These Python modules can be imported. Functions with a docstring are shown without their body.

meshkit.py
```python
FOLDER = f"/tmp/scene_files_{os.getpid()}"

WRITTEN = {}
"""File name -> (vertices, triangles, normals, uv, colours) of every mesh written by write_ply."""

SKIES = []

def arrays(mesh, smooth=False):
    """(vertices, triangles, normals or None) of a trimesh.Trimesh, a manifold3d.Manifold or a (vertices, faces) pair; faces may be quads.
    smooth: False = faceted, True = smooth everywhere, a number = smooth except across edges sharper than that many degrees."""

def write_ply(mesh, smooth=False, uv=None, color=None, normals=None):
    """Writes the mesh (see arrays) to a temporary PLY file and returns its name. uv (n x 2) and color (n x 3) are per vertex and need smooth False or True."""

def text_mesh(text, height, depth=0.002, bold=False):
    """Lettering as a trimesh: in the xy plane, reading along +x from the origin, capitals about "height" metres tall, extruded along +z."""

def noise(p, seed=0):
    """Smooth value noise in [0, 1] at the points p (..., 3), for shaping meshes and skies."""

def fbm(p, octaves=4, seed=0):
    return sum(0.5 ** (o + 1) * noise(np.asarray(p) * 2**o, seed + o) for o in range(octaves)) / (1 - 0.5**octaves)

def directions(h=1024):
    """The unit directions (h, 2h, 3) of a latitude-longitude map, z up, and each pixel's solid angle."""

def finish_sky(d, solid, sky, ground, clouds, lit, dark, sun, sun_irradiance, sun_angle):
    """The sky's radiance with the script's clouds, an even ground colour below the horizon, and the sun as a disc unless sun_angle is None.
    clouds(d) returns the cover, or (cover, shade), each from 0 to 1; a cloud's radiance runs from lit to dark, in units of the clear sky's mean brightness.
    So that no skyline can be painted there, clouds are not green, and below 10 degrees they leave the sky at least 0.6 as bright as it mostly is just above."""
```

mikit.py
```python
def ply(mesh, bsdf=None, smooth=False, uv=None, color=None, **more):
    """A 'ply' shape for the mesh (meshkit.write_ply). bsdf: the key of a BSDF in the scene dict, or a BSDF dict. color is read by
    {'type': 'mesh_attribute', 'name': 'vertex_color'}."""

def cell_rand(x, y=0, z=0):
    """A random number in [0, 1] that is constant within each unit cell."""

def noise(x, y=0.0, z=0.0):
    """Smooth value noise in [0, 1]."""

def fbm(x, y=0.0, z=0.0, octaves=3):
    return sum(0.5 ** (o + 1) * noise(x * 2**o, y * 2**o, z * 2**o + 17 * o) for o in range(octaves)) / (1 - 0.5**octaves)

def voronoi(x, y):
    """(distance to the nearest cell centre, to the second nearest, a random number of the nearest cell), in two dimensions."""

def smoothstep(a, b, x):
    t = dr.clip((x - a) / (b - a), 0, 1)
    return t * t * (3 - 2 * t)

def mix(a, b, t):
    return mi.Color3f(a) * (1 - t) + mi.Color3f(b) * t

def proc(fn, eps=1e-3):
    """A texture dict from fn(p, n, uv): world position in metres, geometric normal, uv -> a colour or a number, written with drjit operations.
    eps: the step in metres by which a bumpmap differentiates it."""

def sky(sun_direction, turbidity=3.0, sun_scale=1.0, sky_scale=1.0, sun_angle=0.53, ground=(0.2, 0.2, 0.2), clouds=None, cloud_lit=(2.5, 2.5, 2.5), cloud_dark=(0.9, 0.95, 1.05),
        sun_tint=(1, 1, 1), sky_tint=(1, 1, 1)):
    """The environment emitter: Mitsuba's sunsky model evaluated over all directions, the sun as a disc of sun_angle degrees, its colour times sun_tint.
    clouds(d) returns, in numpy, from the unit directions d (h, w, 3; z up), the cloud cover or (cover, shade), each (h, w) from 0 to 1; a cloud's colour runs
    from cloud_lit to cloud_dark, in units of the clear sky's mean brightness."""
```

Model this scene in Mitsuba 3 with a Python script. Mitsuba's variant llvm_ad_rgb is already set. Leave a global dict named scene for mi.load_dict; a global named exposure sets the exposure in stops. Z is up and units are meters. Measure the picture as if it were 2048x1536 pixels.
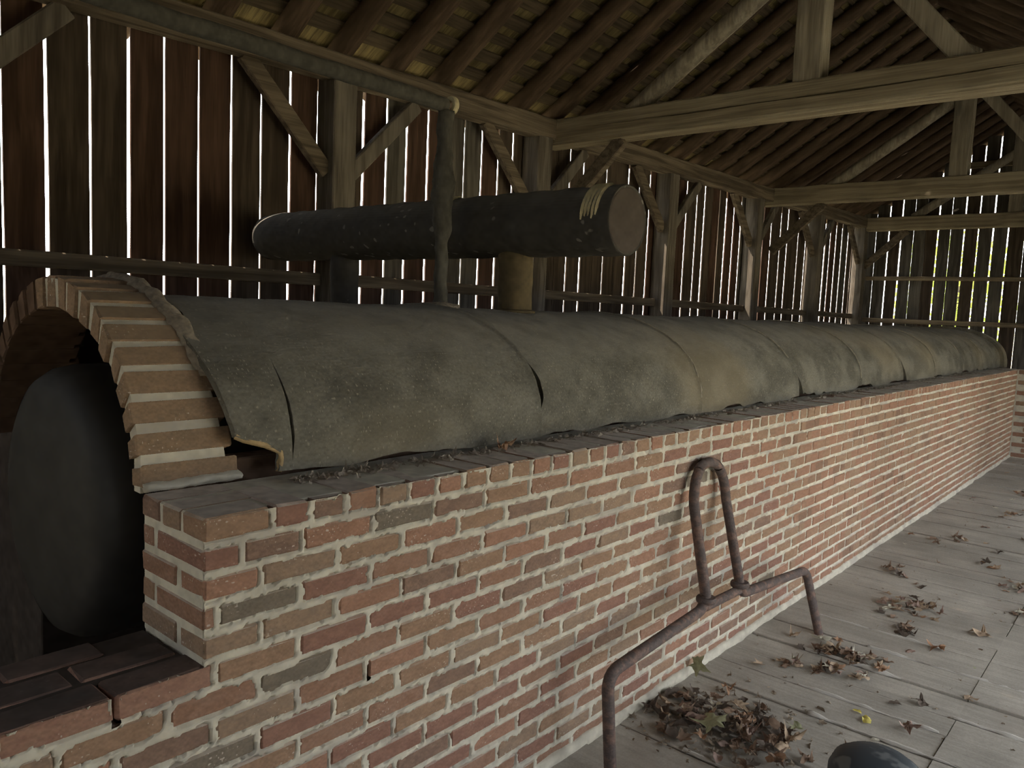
import math, random
import numpy as np, trimesh, drjit as dr, mitsuba as mi
import mikit, meshkit
from mikit import proc, fbm, noise, voronoi, smoothstep, mix, cell_rand

T = mi.ScalarTransform4f
PI = math.pi
scene, labels = {}, {}
# ---------------------------------------------------------------- camera, sky, exposure
EYE = np.array([0.0, -1.61, 1.6615])          # metres; x along the furnace, y towards the boarded wall behind it, z up
FWD = np.array([0.7560015, 0.6476878, -0.09466917])
UP = np.array([0.04370335, 0.09436046, 0.99457836])
scene['camera'] = {'type': 'perspective', 'fov': 66.7446, 'fov_axis': 'x', 'near_clip': 0.02, 'far_clip': 500.0,
                   'to_world': T().look_at(origin=EYE.tolist(), target=(EYE + FWD).tolist(), up=UP.tolist())}
exposure = 4.85


def clouds(d):
    n = meshkit.fbm(d * 3.0, 4, seed=5)
    return np.clip(0.86 + 0.3 * (n - 0.5), 0, 1), np.clip(0.5 + 1.2 * (n - 0.5), 0, 1)


scene['sky'] = mikit.sky((-0.25, 0.5, 0.85), turbidity=4.0, sun_scale=0.3, sky_scale=1.0, ground=(0.2, 0.2, 0.16), clouds=clouds,
                         cloud_lit=(1.9, 1.9, 1.8), cloud_dark=(1.2, 1.22, 1.22))
# the openings of the camera-side long wall: (x0, x1, z0, z1)
OPENINGS = [(2.0, 5.4, 0.0, 2.15), (6.8, 8.8, 0.0, 2.1), (10.4, 11.4, 0.0, 2.0)]
GABLE_DOOR = (-1.25, -0.75, 2.0)      # y0, y1, top of the door in the near gable

# ---------------------------------------------------------------- helpers
rng = np.random.default_rng(11)
COUNT = {}


def numbered(name):
    k = COUNT.get(name, 0)
    COUNT[name] = k + 1
    return name if k == 0 else '%s_%03d' % (name, k)


def tag(key, label=None, category=None, group=None, kind=None):
    d = labels.setdefault(key, {})
    for a, b in (('label', label), ('category', category), ('group', group), ('kind', kind)):
        if b:
            d[a] = b
    return key


def obj(name, mesh, bsdf, smooth=False, parent=None):
    key = numbered((parent + '__' if parent else '') + name)
    scene[key] = mikit.ply(mesh, bsdf, smooth)
    return key


def thing(name, label, category, group=None):
    key = numbered(name)
    return tag(key, label, category, group)


def tm(v, f):
    return trimesh.Trimesh(np.asarray(v, float), np.asarray(f, int), process=False)


def cat(ms):
    v, f, n = [], [], 0
    for m in ms:
        v.append(np.asarray(m.vertices)); f.append(np.asarray(m.faces) + n); n += len(m.vertices)
    return tm(np.vstack(v), np.vstack(f))


_BB = None


def bevel_box(lo, hi, b=0.004, jit=0.0):
    """A box with chamfered edges and corners: 24 vertices, 44 triangles."""
    global _BB
    lo, hi = np.array(lo, float), np.array(hi, float)
    if _BB is None:
        vs, face = [], []
        idx = {}
        for s in np.ndindex(2, 2, 2):
            sg = np.array(s) * 2 - 1
            for a in range(3):
                idx[s, a] = len(vs)
                vs.append((sg, a))
        V = np.array([sg for sg, a in vs], float)
        I = np.ones((24, 3)); I[np.arange(24), [a for _, a in vs]] = 0   # axes along which the vertex is inset
        h = trimesh.convex.convex_hull(V - 0.2 * V * I)
        P = V - 0.2 * V * I
        d = np.linalg.norm(np.asarray(h.vertices)[:, None] - P[None], axis=2).argmin(1)
        _BB = (V, I, d[np.asarray(h.faces)])
    V, I, F = _BB
    c, e = (lo + hi) / 2, (hi - lo) / 2
    b = min(b, 0.45 * e.min())
    v = c + V * e - V * I * b
    if jit:
        v = v + rng.normal(0, jit, v.shape)
    return tm(v, F)


def section(w, h, b, n=None):
    a, c = w / 2, h / 2
    return np.array([(-a + b, -c), (a - b, -c), (a, -c + b), (a, c - b), (a - b, c), (-a + b, c), (-a, c - b), (-a, -c + b)])


def circle(r, n=12):
    t = np.arange(n) / n * 2 * PI
    return np.stack([r * np.cos(t), r * np.sin(t)], 1)


def sweep(path, prof, up=(0, 0, 1), wob=0.0, scale=None, seed=0, closed=False, wscale=3.0):
    """Sweeps a closed profile (u: sideways, v: up) along a path of points, ends capped."""
    p = np.asarray(path, float)
    t = np.gradient(p, axis=0)
    t /= np.linalg.norm(t, axis=1)[:, None]
    up = np.asarray(up, float)
    if abs(np.dot(t[0], up)) > 0.95:
        up = np.array([1.0, 0, 0]) if abs(t[0][0]) < 0.9 else np.array([0, 1.0, 0])
    n = np.zeros_like(p)
    u = up - t[0] * np.dot(up, t[0]); u /= np.linalg.norm(u); n[0] = u
    for i in range(1, len(p)):
        u = n[i - 1] - t[i] * np.dot(n[i - 1], t[i]); u /= np.linalg.norm(u); n[i] = u
    s = np.cross(t, n)
    k = len(prof)
    sc = np.ones(len(p)) if scale is None else np.asarray(scale)
    v = p[:, None] + sc[:, None, None] * (prof[None, :, :1] * s[:, None] + prof[None, :, 1:] * n[:, None])
    if wob:
        q = v.reshape(-1, 3)
        o = np.stack([meshkit.fbm(q * wscale + 7.3 * j, 3, seed + j) for j in range(3)], 1) - 0.5
        v = (q + 2 * wob * o).reshape(v.shape)
    f = []
    for i in range(len(p) - 1):
        for j in range(k):
            a, b, c, d = i * k + j, i * k + (j + 1) % k, (i + 1) * k + (j + 1) % k, (i + 1) * k + j
            f += [(a, b, c), (a, c, d)]
    v = v.reshape(-1, 3)
    m = len(v)
    e = (len(p) - 1) * k
    v = np.vstack([v, v[:k].mean(0), v[e:].mean(0)])
    for j in range(k):
        f += [(m, (j + 1) % k, j), (m + 1, e + j, e + (j + 1) % k)]
    return tm(v, np.array(f)[:, ::-1])


def timber(a, b, w, h, up=(0, 0, 1), bev=0.008, wob=0.006, seg=0.35, seed=None):
    a, b = np.array(a, float), np.array(b, float)
    n = max(2, int(np.linalg.norm(b - a) / seg) + 1)
    return sweep(a + (b - a) * np.linspace(0, 1, n)[:, None], section(w, h, bev), up, wob, seed=int(rng.integers(999)) if seed is None else seed)


def pole(a, b, r0, r1=None, wob=0.008, n=12, seg=0.3):
    a, b = np.array(a, float), np.array(b, float)
    k = max(2, int(np.linalg.norm(b - a) / seg) + 1)
    t = np.linspace(0, 1, k)
    return sweep(a + (b - a) * t[:, None], circle(1, n), (0, 0, 1), wob, scale=r0 + ((r1 or r0) - r0) * t, seed=int(rng.integers(999)), wscale=2.0)


def smooth_path(pts, rad, n=7):
    """Polyline with rounded corners."""
    pts = [np.array(p, float) for p in pts]
    out = [pts[0]]
    for i in range(1, len(pts) - 1):
        a, b, c = pts[i - 1], pts[i], pts[i + 1]
        r = rad[i] if isinstance(rad, (list, tuple)) else rad
        p, q = b + (a - b) / np.linalg.norm(a - b) * r, b + (c - b) / np.linalg.norm(c - b) * r
        for t in np.linspace(0, 1, n):
            out.append((1 - t) ** 2 * p + 2 * t * (1 - t) * b + t * t * q)
    out.append(pts[-1])
    return np.array(out)


def project(p):
    p = np.atleast_2d(p) - EYE
    right = np.array([0.6531093, -0.75604009, 0.04303052])
    z = p @ FWD
    return np.stack([1024 + 1554.6 * (p @ right) / z, 768 - 1554.6 * (p @ UP) / z], 1), z


# ---------------------------------------------------------------- materials
def rough(col, r=0.85, spec=0.25, **k):
    return {'type': 'principled', 'base_color': col, 'roughness': r, 'specular': spec, **k}


def rgb(*c):
    return {'type': 'rgb', 'value': list(c)}


def two(b):
    return {'type': 'twosided', 'bsdf': b}


DUST = (0.54, 0.485, 0.425)


def brick_fn(base, tint, top=DUST):
    def fn(p, n, uv):
        g = fbm(p.x * 35, p.y * 35, p.z * 50, 3)
        c = mix(base, tint, smoothstep(0.35, 0.7, g))
        c = c * (0.78 + 0.44 * fbm(p.x * 160, p.y * 160, p.z * 160, 2))
        sp = smoothstep(0.80, 0.88, noise(p.x * 210 + 3, p.y * 210, p.z * 150)) * smoothstep(0.5, 0.75, noise(p.x * 12, p.y * 12 + 9, p.z * 12))
        c = mix(c, (0.55, 0.48, 0.42), sp * 0.7)
        d = smoothstep(0.55, 0.95, n.z) * (0.75 + 0.25 * noise(p.x * 18, p.y * 18))
        dust = mi.Color3f(top) * (0.75 + 0.5 * fbm(p.x * 40, p.y * 40, 0, 3))
        return mix(c, dust, d)
    return fn


BRICKS = [((0.270, 0.163, 0.116), (0.245, 0.141, 0.096)), ((0.280, 0.180, 0.121), (0.250, 0.160, 0.106)), ((0.250, 0.139, 0.104), (0.220, 0.119, 0.090)), ((0.270, 0.188, 0.131), (0.235, 0.167, 0.121)),
          ((0.225, 0.147, 0.109), (0.190, 0.123, 0.094)), ((0.180, 0.148, 0.114), (0.155, 0.130, 0.102)), ((0.300, 0.171, 0.119), (0.270, 0.152, 0.104))]
BRICK_P = np.array([.22, .21, .17, .14, .12, .02, .12])
for i, (a, b) in enumerate(BRICKS):
    scene['m_brick_%d' % i] = rough(proc(brick_fn(a, b)), 0.9, 0.2)
scene['m_brick_arch'] = rough(proc(brick_fn((.27, .185, .12), (.235, .165, .11), (.235, .18, .125))), 0.9, 0.2)
scene['m_brick_soot_shade'] = rough(proc(brick_fn((.28, .165, .12), (.25, .14, .105), (.075, .064, .058))), 0.9, 0.2)  # near-black tops: soot and the shade on the apron ledge, both in the colour
CH, PITCH = 0.0684, 0.2215


def brick_far(p, n, uv):
    course = dr.floor(p.z / CH)
    cell = dr.floor((p.x - 0.845 + 0.5 * PITCH * (course - 2 * dr.floor(course / 2))) / PITCH)
    r = cell_rand(cell, course, 4)
    c = mix((.275, .156, .107), (.27, .178, .12), smoothstep(0.3, 0.7, r))
    c = mix(c, (.21, .13, .092), smoothstep(0.86, 0.95, r))
    c = c * (0.8 + 0.4 * fbm(p.x * 60, p.y * 60, p.z * 90, 3))
    d = smoothstep(0.55, 0.95, n.z) * 0.85
    return mix(c, mi.Color3f(DUST) * (0.75 + 0.5 * fbm(p.x * 40, p.y * 40, 0, 3)), d)


scene['m_brick_far'] = rough(proc(brick_far), 0.9, 0.2)


def mortar_fn(p, n, uv):
    c = mi.Color3f(.54, .505, .42) * (0.72 + 0.5 * fbm(p.x * 30, p.y * 30, p.z * 30, 4))
    return mix(c, (.36, .33, .29), smoothstep(0.6, 0.8, noise(p.x * 9, p.y * 9, p.z * 9)) * 0.6)


scene['m_mortar'] = {'type': 'bumpmap', 'arbitrary': {'type': 'proc', 'fn': proc(lambda p, n, uv: fbm(p.x * 220, p.y * 220, p.z * 220, 2))['fn'], 'eps': 0.0008}, 'scale': 0.0035,
                     'bsdf': rough(proc(mortar_fn), 0.95, 0.15)}


def soot_shade_fn(p, n, uv):
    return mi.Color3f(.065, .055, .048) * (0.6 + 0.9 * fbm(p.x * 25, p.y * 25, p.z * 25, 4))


scene['m_soot_shade'] = rough(proc(soot_shade_fn), 0.95, 0.1)  # near-black: soot plus the shade of ledge and arch cavity, in one colour


def felt_fn(p, n, uv):
    a = fbm(p.x * 6, p.y * 6, p.z * 6, 4)
    c = mix((.105, .100, .083), (.17, .162, .135), smoothstep(0.35, 0.65, a))
    c = c * (0.7 + 0.6 * fbm(p.x * 120, p.y * 120, p.z * 120, 3))
    c = mix(c, (.34, .32, .26), smoothstep(0.79, 0.9, noise(p.x * 260, p.y * 120, p.z * 90)) * 0.5)         # pale fibres
    c = mix(c, (.24, .20, .13), smoothstep(0.58, 0.8, noise(p.x * 1.3 + 4, p.y * 2.2, p.z * 2.2)) * 0.45)      # rusty run-off
    d = smoothstep(0.6, 1.0, n.z) * (0.25 + 0.4 * fbm(p.x * 14, p.y * 14, 0, 3))
    return mix(c, (.34, .325, .29), d)


scene['m_felt'] = {'type': 'bumpmap', 'arbitrary': proc(lambda p, n, uv: fbm(p.x * 150, p.y * 150, p.z * 150, 3), 0.001), 'scale': 0.004, 'bsdf': rough(proc(felt_fn), 0.9, 0.2)}


def wood_fn(base, dark, s, extra=None):
    sx, sy, sz = s

    def fn(p, n, uv):
        w = fbm(p.x * 2.1, p.y * 2.1, p.z * 2.1, 2) * 1.2
        g = fbm(p.x * sx + w, p.y * sy + w, p.z * sz + w, 4)
        c = mix(dark, base, smoothstep(0.3, 0.7, g))
        c = c * (0.7 + 0.6 * fbm(p.x * 3.1 + 5, p.y * 3.1, p.z * 3.1, 3))
        f = fbm(p.x * sx * 4, p.y * sy * 4, p.z * sz * 4, 2)
        return c * (0.75 + 0.5 * f)
    return fn


WOOD = {'m_board': ((.105, .082, .064), (.055, .042, .034), (28, 28, 1.6)), 'm_board_grey': ((.15, .14, .125), (.075, .068, .06), (28, 28, 1.6)),
        'm_board_red': ((.11, .066, .05), (.06, .036, .028), (28, 28, 1.6)),
        'm_timber_y': ((.31, .255, .185), (.17, .135, .095), (30, 1.2, 30)), 'm_timber_x': ((.20, .165, .125), (.10, .08, .06), (1.2, 30, 30)),
        'm_timber_z': ((.20, .18, .155), (.11, .095, .08), (26, 26, 1.4)), 'm_rafter': ((.13, .092, .066), (.08, .056, .04), (30, 3, 3)), 'm_truss_y': ((.36, .315, .235), (.245, .205, .145), (30, 1.2, 30)), 'm_truss_z': ((.37, .335, .275), (.25, .22, .175), (26, 26, 1.4)),
        'm_batten': ((.10, .078, .054), (.058, .045, .033), (2, 40, 40)), 'm_shingle': ((.20, .165, .082), (.11, .088, .046), (60, 4, 4))}
for k, (a, b, s) in WOOD.items():
    scene[k] = rough(proc(wood_fn(a, b, s)), 0.88, 0.2)


def floor_fn(p, n, uv):
    g = fbm(p.x * 70, p.y * 2.2, 0, 4)
    c = mix((.33, .305, .265), (.375, .35, .305), smoothstep(0.25, 0.75, g))
    c = c * (0.78 + 0.44 * fbm(p.x * 5, p.y * 5, 0, 4)) * (0.88 + 0.24 * fbm(p.x * 170, p.y * 170, 0, 2))
    board = dr.floor(p.x / 0.25)
    c = c * (0.92 + 0.16 * cell_rand(board, dr.floor((p.y + 1.03) / 4), 2))
    return mix(c, (.34, .30, .26), smoothstep(0.62, 0.8, fbm(p.x * 3.3 + 2, p.y * 3.3, 1, 4)) * 0.45)


scene['m_floor'] = rough(proc(floor_fn), 0.85, 0.25)
scene['m_joint_strip'] = rough(rgb(.46, .44, .40), 0.9, 0.2)


def rust_fn(p, n, uv):
    a = fbm(p.x * 40, p.y * 40, p.z * 40, 4)
    return mix((.085, .066, .062), (.16, .10, .08), smoothstep(0.4, 0.75, a)) * (0.7 + 0.6 * fbm(p.x * 200, p.y * 200, p.z * 200, 2))


scene['m_rust'] = rough(proc(rust_fn), 0.75, 0.35)


def tar_fn(p, n, uv):
    c = mi.Color3f(.055, .052, .047) * (0.6 + 0.8 * fbm(p.x * 30, p.y * 30, p.z * 30, 4))
    c = mix(c, (.17, .165, .145), smoothstep(0.2, 0.95, n.z) * (0.3 + 0.6 * fbm(p.x * 20, p.y * 20, 0, 3)))
    st = smoothstep(0.80, 0.86, noise(p.x * 60, p.y * 30 + p.x * 30, p.z * 28)) * smoothstep(0.45, 0.6, noise(p.x * 6, p.y * 6, p.z * 6))
    return mix(c, (.22, .21, .19), st * 0.7)


scene['m_tar'] = rough(proc(tar_fn), 0.75, 0.3)
scene['m_drum_end'] = rough(proc(lambda p, n, uv: mix((.055, .044, .04), (.10, .086, .078), fbm(p.x * 25, p.y * 25, p.z * 25, 4))), 0.9, 0.2)
scene['m_rim'] = rough(proc(lambda p, n, uv: mi.Color3f(.30, .275, .22) * (0.55 + 0.8 * fbm(p.x * 60, p.y * 60, p.z * 60, 3))), 0.95, 0.1)
scene['m_insulation'] = two(rough(proc(lambda p, n, uv: mi.Color3f(.60, .54, .36) * (0.65 + 0.6 * fbm(p.x * 40, p.y * 160, p.z * 40, 3))), 0.95, 0.1))
scene['m_torn'] = rough(proc(lambda p, n, uv: mi.Color3f(.42, .31, .17) * (0.5 + 0.9 * fbm(p.x * 60, p.y * 60, p.z * 60, 3))), 0.95, 0.1)
scene['m_leg'] = rough(proc(lambda p, n, uv: mix((.06, .05, .032), (.14, .108, .06), fbm(p.x * 30, p.y * 30, p.z * 30, 4))), 0.9, 0.2)
scene['m_cobweb'] = rough(proc(lambda p, n, uv: mi.Color3f(.085, .083, .074) * (0.5 + 0.9 * fbm(p.x * 50, p.y * 50, p.z * 25, 4))), 0.95, 0.1)
scene['m_iron'] = rough(proc(lambda p, n, uv: mi.Color3f(.02, .019, .017) * (0.6 + 0.8 * fbm(p.x * 12, p.y * 12, p.z * 12, 4))), 0.6, 0.4)
scene['m_dirt'] = rough(proc(lambda p, n, uv: mi.Color3f(.26, .225, .18) * (0.5 + 0.9 * fbm(p.x * 90, p.y * 90, p.z * 90, 3))), 0.95, 0.1)
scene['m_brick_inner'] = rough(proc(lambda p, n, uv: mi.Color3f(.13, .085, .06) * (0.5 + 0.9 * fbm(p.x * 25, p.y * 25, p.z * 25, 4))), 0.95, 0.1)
scene['m_tub'] = rough(proc(lambda p, n, uv: mix((.045, .055, .065), (.20, .21, .21), smoothstep(0.62, 0.72, fbm(p.x * 14, p.y * 14, p.z * 14, 3)) * 0.6)), 0.55, 0.4)
scene['m_ground'] = rough(proc(lambda p, n, uv: mix((.34, .31, .20), (.46, .42, .28), fbm(p.x * 1.5, p.y * 1.5, 0, 4))), 0.95, 0.1)
LEAF = {'brown': (.20, .135, .095), 'tan': (.36, .27, .19), 'pale': (.52, .49, .40), 'green': (.34, .35, .22), 'yellow': (.62, .54, .15), 'dark': (.10, .078, .062), 'rust': (.33, .20, .125), 'pink': (.30, .215, .18)}
for k, c in LEAF.items():
    def leaf_fn(p, n, uv, c=c):
        return mi.Color3f(c) * (0.65 + 0.7 * fbm(p.x * 70, p.y * 70, p.z * 70, 3))
    scene['m_leaf_' + k] = two(rough(proc(leaf_fn), 0.8, 0.25))
scene['m_foliage'] = {'type': 'principledthin', 'base_color': rgb(.34, .42, .09), 'roughness': 0.6, 'diff_trans': 0.9}

# ---------------------------------------------------------------- the ground and the timber floor
g = tm([(-60, -60, -0.16), (90, -60, -0.16), (90, 60, -0.16), (-60, 60, -0.16)], [(0, 1, 2), (0, 2, 3)])
tag(obj('ground', g, 'm_ground'), 'pale dry ground outside the shed', kind='structure')

tag('floor', 'dusty grey plank floor of the shed', kind='structure')
J = [-2.6, -2.35, -2.08, -1.8, -1.52, -1.25, -0.98, -0.7, -0.45, -0.18, 0.1, 0.36, 0.62, 0.9, 1.16, 1.42, 1.66, 1.92, 2.16, 2.40, 2.63, 2.865, 3.06, 3.27, 3.50, 3.687, 3.92, 4.185, 4.44]
while J[-1] < 14.9:
    J.append(J[-1] + float(rng.uniform(0.2, 0.3)))
for i in range(len(J) - 1):
    x0, x1 = J[i] + 0.004, J[i + 1] - 0.004
    cut = [-3.25, -1.03, 3.06] if i % 4 != 1 else [-3.25, 0.4, 3.06]
    if J[i] < -0.6:
        cut = [-3.25, 3.06]
    h0 = float(rng.choice([0, 0.002, 0.005, 0.009, -0.004]))
    for a, b in zip(cut[:-1], cut[1:]):
        h = h0 + float(rng.uniform(-0.002, 0.003))
        if a < -1.5 and b < 0 and rng.random() < .5:
            h += 0.004
        m = timber(((x0 + x1) / 2, a + 0.002, h - 0.02), ((x0 + x1) / 2, b - 0.002, h - 0.02), x1 - x0, 0.04, bev=0.003, wob=0.0022, seg=0.25)
        obj('plank', m, 'm_floor', parent='floor')
for xj, ya, yb in ((4.185, -.52, -1.6), (3.50, -.42, -1.0), (3.687, -1.02, -1.5), (3.27, -.55, -1.5), (3.06, -.12, -.35), (2.865, -.15, -.5), (2.63, -.3, -.6), (4.44, -.15, -.8), (3.92, -.3, -.75)):
    n = int(abs(yb - ya) / 0.02)
    ys = np.linspace(ya, yb, n)
    sc = 0.35 + 1.0 * np.clip(meshkit.fbm(np.stack([ys * 9, ys * 0 + xj, ys * 0], 1), 3, 2) * 2 - 0.5, 0, 1.2)
    m = sweep(np.stack([xj + 0.008 + 0 * ys, ys, 0.004 + 0 * ys], 1), np.stack([0.013 * np.cos(np.arange(6) / 6 * 2 * PI), 0.010 * np.sin(np.arange(6) / 6 * 2 * PI)], 1), (0, 0, 1), 0.005, scale=sc, seed=int(xj * 10), wscale=20)
    obj('joint_strip', m, 'm_joint_strip', True, parent='floor')  # pale raised strips along some plank joints
obj('joist_bed', bevel_box((-2.6, -3.2, -0.14), (14.9, 3.0, -0.048)), 'm_soot_shade', parent='floor')


# ---------------------------------------------------------------- the walls of boards
def board(x0, x1, z0, z1, y, t, axis='x', flip=1, seed=0, top=None):
    """An upright board between x0 and x1 with slightly wavy edges; axis 'x': in a wall along x, 'y': along y."""
    n = max(2, int((z1 - z0) / 0.22) + 1)
    z = np.linspace(z0, z1, n)
    q = np.stack([z * 2.3, z * 0 + seed * 3.7, z * 0], 1)
    e0 = x0 + 0.007 * (meshkit.fbm(q, 3, 1) - 0.5)
    e1 = x1 + 0.007 * (meshkit.fbm(q + 31, 3, 2) - 0.5)
    cup = 0.003 * math.sin(seed * 2.1)
    v = np.zeros((n, 4, 3))
    for j, (e, yy) in enumerate(((e0, y + cup), (e1, y - cup), (e1, y - cup + t), (e0, y + cup + t))):
        v[:, j, 0], v[:, j, 1], v[:, j, 2] = e, yy, z
    v = v.reshape(-1, 3)
    f = []
    for i in range(n - 1):
        for j in range(4):
            a, b, c, d = i * 4 + j, i * 4 + (j + 1) % 4, (i + 1) * 4 + (j + 1) % 4, (i + 1) * 4 + j
            f += [(a, b, c), (a, c, d)]
    e = (n - 1) * 4
    f += [(0, 2, 1), (0, 3, 2), (e, e + 1, e + 2), (e, e + 2, e + 3)]
    if axis == 'y':
        v = v[:, [1, 0, 2]]
        f = np.array(f)[:, ::-1]
    return tm(v, f)


def dz(x):
    return 0.02 * (x - 5.5)


SLOPE, RIDGE_Y = 0.64, 0.58


def roof_z(x, y):
    """Underside of the rafters."""
    yy = y if y > RIDGE_Y else 2 * RIDGE_Y - y
    return 3.40 + SLOPE * (2.85 - yy) + dz(x)


tag('wall_back', 'long dark wall of upright boards with bright gaps behind the furnace', kind='structure')
S = [(1.34, .014), (1.545, .022), (1.762, .014), (1.966, .024), (2.172, .011), (2.381, .011), (2.591, .013), (2.801, .009), (3.013, .015), (3.223, .009), (3.43, .012),
     (3.621, .026), (3.835, .014), (4.036, .011), (4.253, .021), (4.46, .004), (4.66, .006), (4.868, .011), (5.069, .014), (5.265, .012), (5.485, .034), (5.70, .006), (5.92, .003),
     (6.11, .010), (6.33, .012), (6.55, .003), (6.74, .011), (6.93, .005), (7.16, .018), (7.38, .012), (7.59, .015), (7.83, .007), (8.04, .003), (8.22, .003), (8.44, .014), (8.69, .009), (8.88, .019),
     (9.09, .003), (9.28, .010), (9.48, .023), (9.72, .010), (9.93, .018), (10.15, .01), (10.40, .003), (10.66, .011), (10.93, .012), (11.29, .013), (11.55, .016), (11.97, .009), (12.3, .012), (12.6, .004),
     (12.85, .008), (13.16, .022), (13.39, .011), (13.65, .012), (13.96, .013), (14.27, .012), (14.5, .01), (14.78, .01)]
x = 1.34
while x > -1.4:
    x -= 0.21
    S.insert(0, (x, float(rng.uniform(.006, .02))))
BM = ['m_board', 'm_board', 'm_board_red', 'm_board_grey', 'm_board', 'm_board_red', 'm_board']
S = [(a, b * ((0.68 if a < 7 else 0.36) if b > .005 else 0.3) / math.cos(math.atan(a / 4.6)) + 0.0125 * abs(a) / 4.6 * (b > .005)) for a, b in S]      # gap wide enough to see through at its angle
for i in range(len(S) - 1):
    x0, x1 = S[i][0] + S[i][1] / 2, S[i + 1][0] - S[i + 1][1] / 2
    obj('board', board(x0, x1, -0.1 + rng.uniform(0, .03), 3.27 + dz(x0), 3.0 + rng.uniform(0, .006), 0.012, seed=i), BM[int(rng.integers(7))], parent='wall_back')
POSTS = [0.9, 3.31, 5.47, 7.78, 10.1, 12.4, 14.62]
for x in POSTS:
    obj('post', timber((x, 2.895, 0), (x, 2.895, 3.22 + dz(x)), 0.19, 0.19, up=(0, 1, 0), wob=0.006), 'm_timber_z', parent='wall_back')
n = 40
xs = np.linspace(-1.5, 14.95, n)
obj('plate', sweep(np.stack([xs, xs * 0 + 2.865, 3.275 + dz(xs)], 1), section(0.15, 0.175, 0.01), (0, 0, 1), 0.014, seed=4, wscale=1.3), 'm_timber_x', parent='wall_back')
PX = [-1.5] + POSTS
for a, b in zip(PX[:-1], PX[1:]):
    for s in ((0.5,) if b - a < 1.2 else (0, 1)):
        pass
    obj('girt', timber((a + 0.1, 2.95, 1.82), (b - 0.1, 2.95, 1.815), 0.075, 0.085, wob=0.004), 'm_timber_x', parent='wall_back')
for x in POSTS:
    for s in (-1, 1):
        if 0.7 < x + s * 0.7 < 14.7:
            a, b = (x + s * 0.09, 2.89, 2.58 + dz(x)), (x + s * 0.70, 2.89, 3.19 + dz(x))
            obj('knee_brace', timber(a, b, 0.06, 0.11, up=(s * -1, 0, 1), wob=0.004), 'm_timber_x' if s < 0 else 'm_timber_z', parent='wall_back')

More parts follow.
